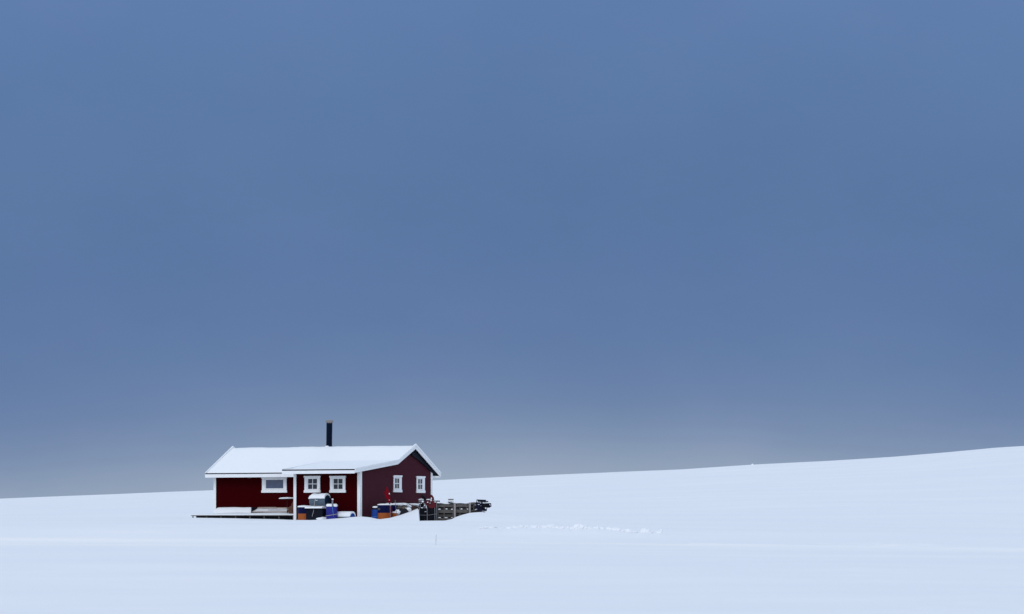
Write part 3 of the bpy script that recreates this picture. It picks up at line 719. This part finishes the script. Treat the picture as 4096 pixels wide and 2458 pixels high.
# chalked marks on the drum
def surf(u, v):     # u across -1..1 as seen, v height
    a = -math.pi/2+AL*0+u*1.1; rr = r*.998+.006; return (rr*math.cos(a), rr*math.sin(a), v)
b = MB(); s_ = .05; zc_ = H-.20
def stroke(pts):
    b.tube([surf(-.58+p[0]*s_*1.6, zc_+p[1]*s_) for p in pts], .006, 5)
stroke([(0, .8), (.5, 1.3), (1, .8), (.9, 0), (.2, -1), (1.2, -1)])
stroke([(2.6, 1), (3.2, 1.2), (3.1, -.6), (2.5, -.4), (2.6, .9)])
stroke([(4.2, .6), (4.8, 1), (5.0, .3), (4.2, -.7), (5.2, -.6)])
stroke([(6.3, .5), (6.2, -.5)]); stroke([(6.4, 1.1), (6.5, 1.3)])
b.build('chalk_marks', capm, t)
two_tone(1540, 1590, 2021, 2051, 0, xx=.55, rb=2090, label='second navy and orange drum half hidden behind the scrawled one', capz=.075)
# small orange canister with white pipe in front
Xc = 1.25; yc_ = gl(1578, Xc); zb = zh(2082, Xc, yc_); Hc = zh(2053, Xc, yc_)-zb
oc = thing('orange_canister', 'small orange canister with a snowy top in front of the navy drums', 'canister', w(Xc, yc_, zb), -AL)
MB().lathe([(.13, 0), (.135, .03), (.135, Hc-.03), (.12, Hc)], 24).build('canister_body', orange, oc, smooth=True)
MB().blob((0, 0, Hc+.02), (.16, .14, .05), 3, .2, 2, 3).build('snow_cover', snow, oc, smooth=True)
MB().tube([(-.16, -.05, 0), (-.155, -.05, Hc-.02)], .022).build('side_pipe', white, oc)
# red flag rolled on its pole
Xf = 1.55; Yf = gl(1561, Xf); P = lambda px, row: Vector((Xf+0, gl(px, Xf), zh(row, Xf, gl(px, Xf))))
fl = thing('marker_flag', 'red rag flag on a leaning thin pole beside the navy and orange drums', 'flag', w(0, 0, 0), -AL)
MB().tube([P(1562, 2084), P(1560.5, 2018), P(1549, 1955)], .011, 6).build('pole', greym, fl)
MB().tube([P(1564, 2072), P(1564, 2040), P(1567, 2050), P(1563, 2026)], [.02, .05, .02, .04], 8).build('loose_rag', redf, fl, smooth=True)
# cloth folds hanging round the upper pole
b = MB()
cl = [P(1547.5, 1950), P(1549, 1962), P(1551, 1975), P(1553, 1988), P(1556, 2000), P(1559, 2017)]
b.tube(cl, [.03, .06, .075, .085, .07, .03], 12)
b.tube([P(1536, 1965), P(1540, 1974), P(1546, 1984), P(1551, 1993), P(1556, 2008)], [.012, .03, .06, .07, .03], 10)
b.v = [tuple(Vector(v)+Vector((.02, .02, 0))*noise.noise(Vector(v)*9)) for v in b.v]
b.build('cloth', redf, fl, smooth=True)
b = MB(); b.blob(P(1552, 1976)+Vector((.1, -.05, 0)), (.025, .03, .035), 2, .1); b.blob(P(1553, 2001)+Vector((.08, -.04, 0)), (.018, .018, .018), 1, .1); b.blob(P(1561, 2018)+Vector((.03, 0, 0)), (.03, .03, .06), 2, .2)
b.build('snow_cover', snow, fl, smooth=True)
# thin grey stick
b = MB().tube([P(1583, 2080)+Vector((.1, 0, 0)), P(1577, 2040)+Vector((.1, 0, 0)), P(1573, 2001)+Vector((.1, 0, 0))], .012, 6)
o = b.build('thin_stick', greym); o.location = w(0, 0, 0); o.rotation_euler = (0, 0, -AL); tag(o, 'thin grey stick leaning right of the red flag', 'stick')
# snowed-over sacks and a rusty heap
def heap(name, px, row, x, r, m, label, cat, seed, caps=()):
    y = gl(px, x); z = zh(row, x, y)
    t = thing(name, label, cat, w(x, y, z), -AL)
    MB().blob((0, 0, 0), r, 4, .38, 1.7, seed).build('bundle', m, t, smooth=True)
    if caps:
        b = MB()
        for i, (dx, dz, a, c) in enumerate(caps): b.blob((dx*.3, dx, dz), (a, a, c), 3, .35, 2.2, seed+i)
        b.build('snow_cover', snow, t, smooth=True)
heap('tarpaulin_bundle', 1605, 2040, .8, (.30, .42, .26), tan, 'grey and brown tarpaulin bundle topped with snow beside the drums', 'bundle', 3, ((-.25, .24, .25, .08), (.1, .25, .3, .07), (.42, .16, .16, .07), (-.5, -.02, .12, .12)))
heap('dark_sack', 1613, 2052, 1.35, (.22, .28, .20), darkw, 'dark sack lying below the tarpaulin bundle in the snow', 'sack', 11, ((-.36, .02, .14, .13), (.30, .13, .15, .12)))
heap('netting_heap', 1646, 2042, .9, (.30, .42, .24), rust, 'rusty brown heap under snow between the tarpaulin bundle and the black machine', 'heap', 21, ((-.3, .18, .25, .07), (.1, .27, .32, .06), (.45, .22, .3, .09), (.0, -.12, .1, .09)))

# ------------------------------------------------------------------ upended machine right of the gable
YM_ = 160.0
def fr(name, label, cat, px, row, Y, group=None): return thing(name, label, cat, at(px, row, Y), 0, group)
def rel(px, row, Y, o): v = at(px, row, Y)-o.location; return v
def pbox(m, px0, px1, r0, r1, Y, d, o):
    a, c = rel(px0, r1, Y, o), rel(px1, r0, Y, o); m.box(a.x, c.x, a.y, a.y+d, a.z, c.z); return m
mc = fr('snow_scooter', 'black and red snow scooter stood on end in the snow right of the hut', 'snow scooter', 1710, 2096, YM_)
pbox(MB(), 1677, 1697, 2032, 2096, YM_+.05, .35, mc).build('track', machine, mc)
pbox(MB(), 1698, 1741, 2025, 2096, YM_+.03, .40, mc).build('seat', machine, mc)
b = MB()
for px in (1678, 1709, 1740): b.tube([rel(px, 2096, YM_, mc), rel(px-.5, 2030, YM_, mc)], .016, 6)
b.build('side_rail', greym, mc)
MB().tube([rel(1678, 2061, YM_-.01, mc), rel(1709, 2062, YM_-.03, mc), rel(1745, 2057, YM_, mc)], .009, 5).build('cable', greym, mc)
b = MB()
c_ = rel(1723, 2021, YM_+.15, mc)
b.prism([(v.x, v.z) for v in [rel(p_, r_, YM_, mc) for p_, r_ in ((1704, 2013), (1711, 2005), (1720, 2003), (1732, 2004), (1741, 2009), (1745, 2020), (1744, 2034), (1738, 2031), (1728, 2034), (1718, 2033), (1710, 2027), (1706, 2022))]], 'y', -.02, .25)
b.build('hood', redp, mc, smooth=True)
pbox(MB(), 1735, 1746, 2010, 2096, YM_+.2, .3, mc).build('tunnel', machine, mc)
b = MB(); b.tube([rel(1685, 1982.5, YM_+.5, mc), rel(1689, 1984, YM_+.5, mc), rel(1695, 1991, YM_+.5, mc), rel(1702, 2002, YM_+.5, mc)], [.03, .06, .075, .07], 10)
b.build('ski', machine, mc, smooth=True)
b = MB(); b.tube([rel(1721, 1980.5, YM_+.3, mc), rel(1726, 1985, YM_+.3, mc), rel(1730, 1993, YM_+.3, mc), rel(1733, 2003, YM_+.3, mc)], [.03, .06, .07, .05], 10)
b.build('ski', redp, mc, smooth=True)
b = MB()
b.tube([rel(1694, 2013, YM_, mc), rel(1701, 2018, YM_-.05, mc), rel(1703, 2027, YM_-.08, mc), rel(1699, 2034, YM_-.08, mc)], .022, 8)
b.tube([rel(1680, 2017, YM_, mc), rel(1681, 2028, YM_-.04, mc)], .02, 8)
b.build('handlebar', greym, mc, smooth=True)
pbox(MB(), 1704, 1706.5, 2023, 2034, YM_-.06, .03, mc).build('reflector', white, mc)
b = MB()
pbox(b, 1677, 1694, 2010, 2031, YM_+.12, .3, mc); b.blob(rel(1686, 2022, YM_+.1, mc), (.13, .12, .12), 3, .3, 2, 4)
b.build('engine', machine, mc)
b = MB(); b.lathe([(.115, 0), (.12, .05), (.12, .15), (.08, .17)], 20, m=Matrix.Translation(rel(1685, 2012, YM_+.25, mc)))
b.build('fuel_can', greym, mc, smooth=True)
b = MB()
for px, row, a, c in ((1685, 1999, .12, .035), (1691, 2007.5, .055, .045), (1679, 2015.5, .035, .02), (1686, 2014, .025, .02), (1688, 2032, .075, .022), (1715, 1999.5, .14, .03), (1726, 1996, .03, .06), (1711, 2010, .035, .025), (1720, 2013.5, .025, .018), (1724, 2004, .04, .02), (1741, 2009, .05, .02), (1702, 2048, .05, .012)):
    b.blob(rel(px, row, YM_-.02+(.25 if row < 2001 else 0), mc), (a, .09, c), 2, .25, 2, px)
b.build('snow_cover', snow, mc, smooth=True)

# ------------------------------------------------------------------ pallets on edge, with posts between
PY = 160.35
def pallet(px0, px1, rows, label, verticals, backs, snows, rb):
    t = fr('wooden_pallet', label, 'pallet', (px0+px1)/2, rb, PY, 'grey pallets stood on edge')
    for r0, r1 in rows: pbox(MB(), px0+.6, px1, r0, r1, PY+random.uniform(-.01, .01), .022, t).build('face_board', grayw, t)
    for v in verticals: pbox(MB(), v-2.6, v+2.6, rows[0][0]+1.5, rb, PY+.034, .09, t).build('stringer', grayw, t)
    for r0, r1 in backs: pbox(MB(), px0+1, px1-.5, r0, r1, PY+.126, .022, t).build('back_board', grayw, t)
    b = MB()
    for i, (px, row, a, c) in enumerate(snows): b.blob(rel(px, row, PY+.02, t), (a, .06, c), 2, .2, 2, i+px0, flat=-c*.3)
    b.build('snow_cover', snow, t, smooth=True)
    return t
pallet(1747, 1814.5, [(2019, 2029), (2039.5, 2053), (2073, 2080)], 'grey wooden pallet on edge nearest the black and red scooter', (1752, 1777, 1810), [(2033, 2037.5), (2058, 2068)],
       [(1753, 2013, .11, .05), (1757, 2038.5, .07, .04), (1786, 2037.5, .05, .035), (1808, 2038.5, .06, .03), (1758, 2072, .08, .03), (1785, 2072, .09, .025), (1808, 2071.5, .05, .02)], 2092)
pallet(1823.5, 1873, [(2018, 2029), (2039, 2052), (2074, 2081)], 'grey wooden pallet on edge between the two pale posts', (1840, 1867), [(2033, 2037), (2056, 2062)],
       [(1846.5, 2037.5, .05, .035), (1871, 2038, .035, .03)], 2085)
pallet(1883.5, 1928, [(2010, 2018.5), (2041, 2048), (2062, 2070)], 'grey wooden pallet on edge furthest right, partly behind dark machinery', (1895, 1915), [(2025, 2031)],
       [(1890, 2010, .04, .02), (1903, 2040.5, .06, .02)], 2075)
for px0, px1, r0, lab in ((1815, 1823, 2012, 'pale wooden post between the nearest and middle pallets'), (1875, 1883, 2010.5, 'pale wooden post between the middle and furthest pallets')):
    t = fr('wooden_post', lab, 'post', (px0+px1)/2, 2090, PY-.06, 'pale posts between the pallets')
    pbox(MB(), px0, px1, r0, 2096, PY-.06, .05, t).build('post', palew, t)
    MB().blob(rel((px0+px1)/2, r0-1, PY-.03, t), (.055, .06, .035), 2, .2, 2, 1).build('snow_cover', snow, t, smooth=True)
# tarpaulined load behind the pallets
tl = fr('tarpaulined_load', 'long low load under dark tarpaulin and snow directly behind the pallets', 'load', 1830, 2090, PY+.3)
x0, x1 = rel(1747, 2090, PY+.3, tl).x, rel(1925, 2090, PY+.3, tl).x
b = MB(); hz = rel(1800, 2013.5, PY+.3, tl).z
def tt(x, y): return hz+.03*noise.noise(Vector((x*3, y*2, 5)))-.08*max(0, (abs(y-.35)-.25)/.1)
b.slab(ls(x0, x1, 50), ls(0.0, .7, 8), tt, lambda x, y: -.4); b.build('tarpaulin', green, tl)
b = MB()
def ts_(x, y):
    k = noise.noise(Vector((x*2.2, 0, 11)))
    return hz+.015+.05*max(0, k+.35)-.09*max(0, (abs(y-.38)-.22)/.12)
b.slab(ls(x0+.02, x1-.02, 60), ls(.06, .68, 8), ts_, lambda x, y: hz-.03); b.build('snow_cover', snow, tl, smooth=True)
sx = fr('dark_case', 'shallow dark case under snow perched above the nearest pallet', 'case', 1770, 2013, PY+.35)
pbox(MB(), 1733, 1759, 2003.5, 2013, PY+.5, .35, sx).build('case_body', greym, sx)
pbox(MB(), 1733, 1758, 2002, 2003.3, PY+.5, .35, sx).build('snow_cover', snow, sx)
cr_ = fr('snowy_crate', 'white snow filled crate with a thin dark rim on the load behind the pallets', 'crate', 1803, 2012, PY+.35)
b = MB(); pbox(b, 1792.5, 1814, 2000.4, 2011, PY+.4, .3, cr_); b.build('crate_body', snow, cr_)
pbox(MB(), 1792.5, 1814.3, 1997, 1999.8, PY+.38, .34, cr_).build('rim', mnavy, cr_)
pbox(MB(), 1794, 1813, 1995.2, 1996.9, PY+.4, .3, cr_).build('snow_cover', snow, cr_)
pbox(MB(), 1790, 1809, 2008.2, 2010.2, PY+.34, .04, cr_).build('bottom_rail', green, cr_)

# ------------------------------------------------------------------ dark machinery at the right end
DM = 160.15
dm = fr('tracked_machine', 'dark machine with a toothed track and flat plate at the right end of the pallets', 'machine', 1930, 2056, DM)
def R(px, row, dy=0): return rel(px, row, DM+dy, dm)
def prismpx(m, pts, dy, d):
    a = [R(px, row, dy) for px, row in pts]; y = a[0].y
    return m.prism([(v.x, v.z) for v in a], 'y', y, y+d)
b = MB(); prismpx(b, [(1902, 2012), (1930, 2009), (1934, 2030), (1945, 2038), (1945, 2045), (1915, 2044), (1903, 2036)], .1, .3); b.build('engine_body', mnavy, dm)
b = MB()
top = []
for i in range(9):
    px = 1926+i*3.2; top += [(px, 2015.5-i*.15), (px+1.6, 2013.3-i*.15)]
prismpx(b, [(1925, 2030), (1925, 2015)]+top+[(1957, 2016), (1963, 2029), (1955, 2032), (1944, 2031)], .0, .38); b.build('track', machine, dm)
b = MB(); b.tube([R(1956, 2015), R(1962.5, 2015), R(1964, 2026), R(1958, 2031), R(1955.5, 2020)], .026, 6); b.build('track_guard', mnavy, dm)
b = MB(); b.tube([R(1907, 2014, .05), R(1907, 2001, .05), R(1944, 2002.5, .05), R(1943.5, 2007.5, .05), R(1911, 2006, .05)], .03, 6)
b.build('plate_frame', mnavy, dm)
b = MB(); prismpx(b, [(1910, 2004.2), (1944, 2004.5), (1944, 2008.5), (1930, 2010), (1912, 2007)], .02, .25); b.build('plate', machine, dm)
b = MB(); prismpx(b, [(1946.5, 2003.5), (1954.5, 2007), (1953, 2009), (1928, 2013.5), (1944.5, 2008)], .0, .2); b.build('ski_tip', machine, dm)
b = MB(); prismpx(b, [(1900, 2037), (1946, 2038), (1947, 2045.5), (1912, 2044.5)], .0, .12); b.build('running_board', mnavy, dm)
b = MB(); b.tube([R(1927, 2028), R(1938, 2039)], .028, 6); b.tube([R(1939, 2030), R(1935, 2039)], .022, 6); b.tube([R(1948, 2031), R(1945, 2045)], .02, 6); b.build('strut', machine, dm)
b = MB(); prismpx(b, [(1884, 2045), (1935, 2046.5), (1942, 2048), (1939, 2052.5), (1930, 2049), (1884, 2049)], -.05, .1); b.build('skid', darkw, dm)
b = MB()
for px, row, a, c in ((1915, 2019, .05, .015), (1905, 2038, .06, .012), (1922, 2013, .03, .015), (1924, 2024, .015, .012), (1901, 2021, .05, .008)): b.blob(R(px, row, -.03), (a, .05, c), 2, .2, 2, px)
b.build('snow_cover', snow, dm, smooth=True)

# ------------------------------------------------------------------ marker stick in the foreground
zz = None; Ym = 121.0
while rowof(Ym, gz(1743, Ym)) < 2183: Ym -= .25
st = at(1743, 2183, Ym); topv = at(1745, 2133, Ym)-st
ms = thing('marker_stick', 'thin pale marker stick standing alone in the snow in front of the hut', 'stick', st)
MB().tube([Vector((0, 0, -.1)), topv*.45], .007, 6).build('shaft', stickm, ms)
MB().tube([topv*.45, topv*.9], .008, 6).build('shaft', stickm, ms)
MB().tube([topv*.42, topv*.46], .010, 6).build('band', greym, ms)
MB().blob(topv*.93, (.014, .014, .03), 2, .1).build('snow_cover', snow, ms, smooth=True)

# ------------------------------------------------------------------ row of snow clods thrown up by a plough
special = {2314: 'tallest rounded snow clod near the middle of the thrown-up row', 2582: 'rounded snow clod second from the right end of the thrown-up row', 2640: 'pointed snow clod at the right end of the thrown-up row', 2204: 'broad snow clod left of the tallest one in the row'}
ORD = 'first second third fourth fifth sixth seventh eighth ninth tenth eleventh twelfth thirteenth fourteenth'.split()
for i, (px, row, hw, hh) in enumerate(clods):
    Yc_ = clod_line(px)
    zg = gz(px, Yc_); k = Yc_/F
    b = MB(); b.blob((0, 0, 0), (hw*k*1.3, max(.18, hw*k), hh*k*1.05), 3, .32, 1.9, i*3+1)
    if px == 2640:
        b = MB(); b.blob((0, 0, 0), (hw*k*1.1, .16, hh*k*.8), 3, .3, 2, 5); b.blob((.05, 0, hh*k*.6), (hw*k*.35, .1, hh*k*.7), 2, .3, 2, 6)
    o = b.build('snow_clod', clodm, smooth=i % 2 == 0); o.location = ((px-2048)*k, Yc_+(.10 if i % 3 else .0), CZ+(HOR-(row+hh*.15))*k)
    if px in special: lab = special[px]
    elif i < 14: lab = '%s snow clod from the left end of the thrown-up row' % ORD[i]
    else: lab = '%s snow clod from the right end of the thrown-up row' % ORD[len(clods)-1-i]
    tag(o, lab, 'snow clod', 'snow clods in the thrown-up row')
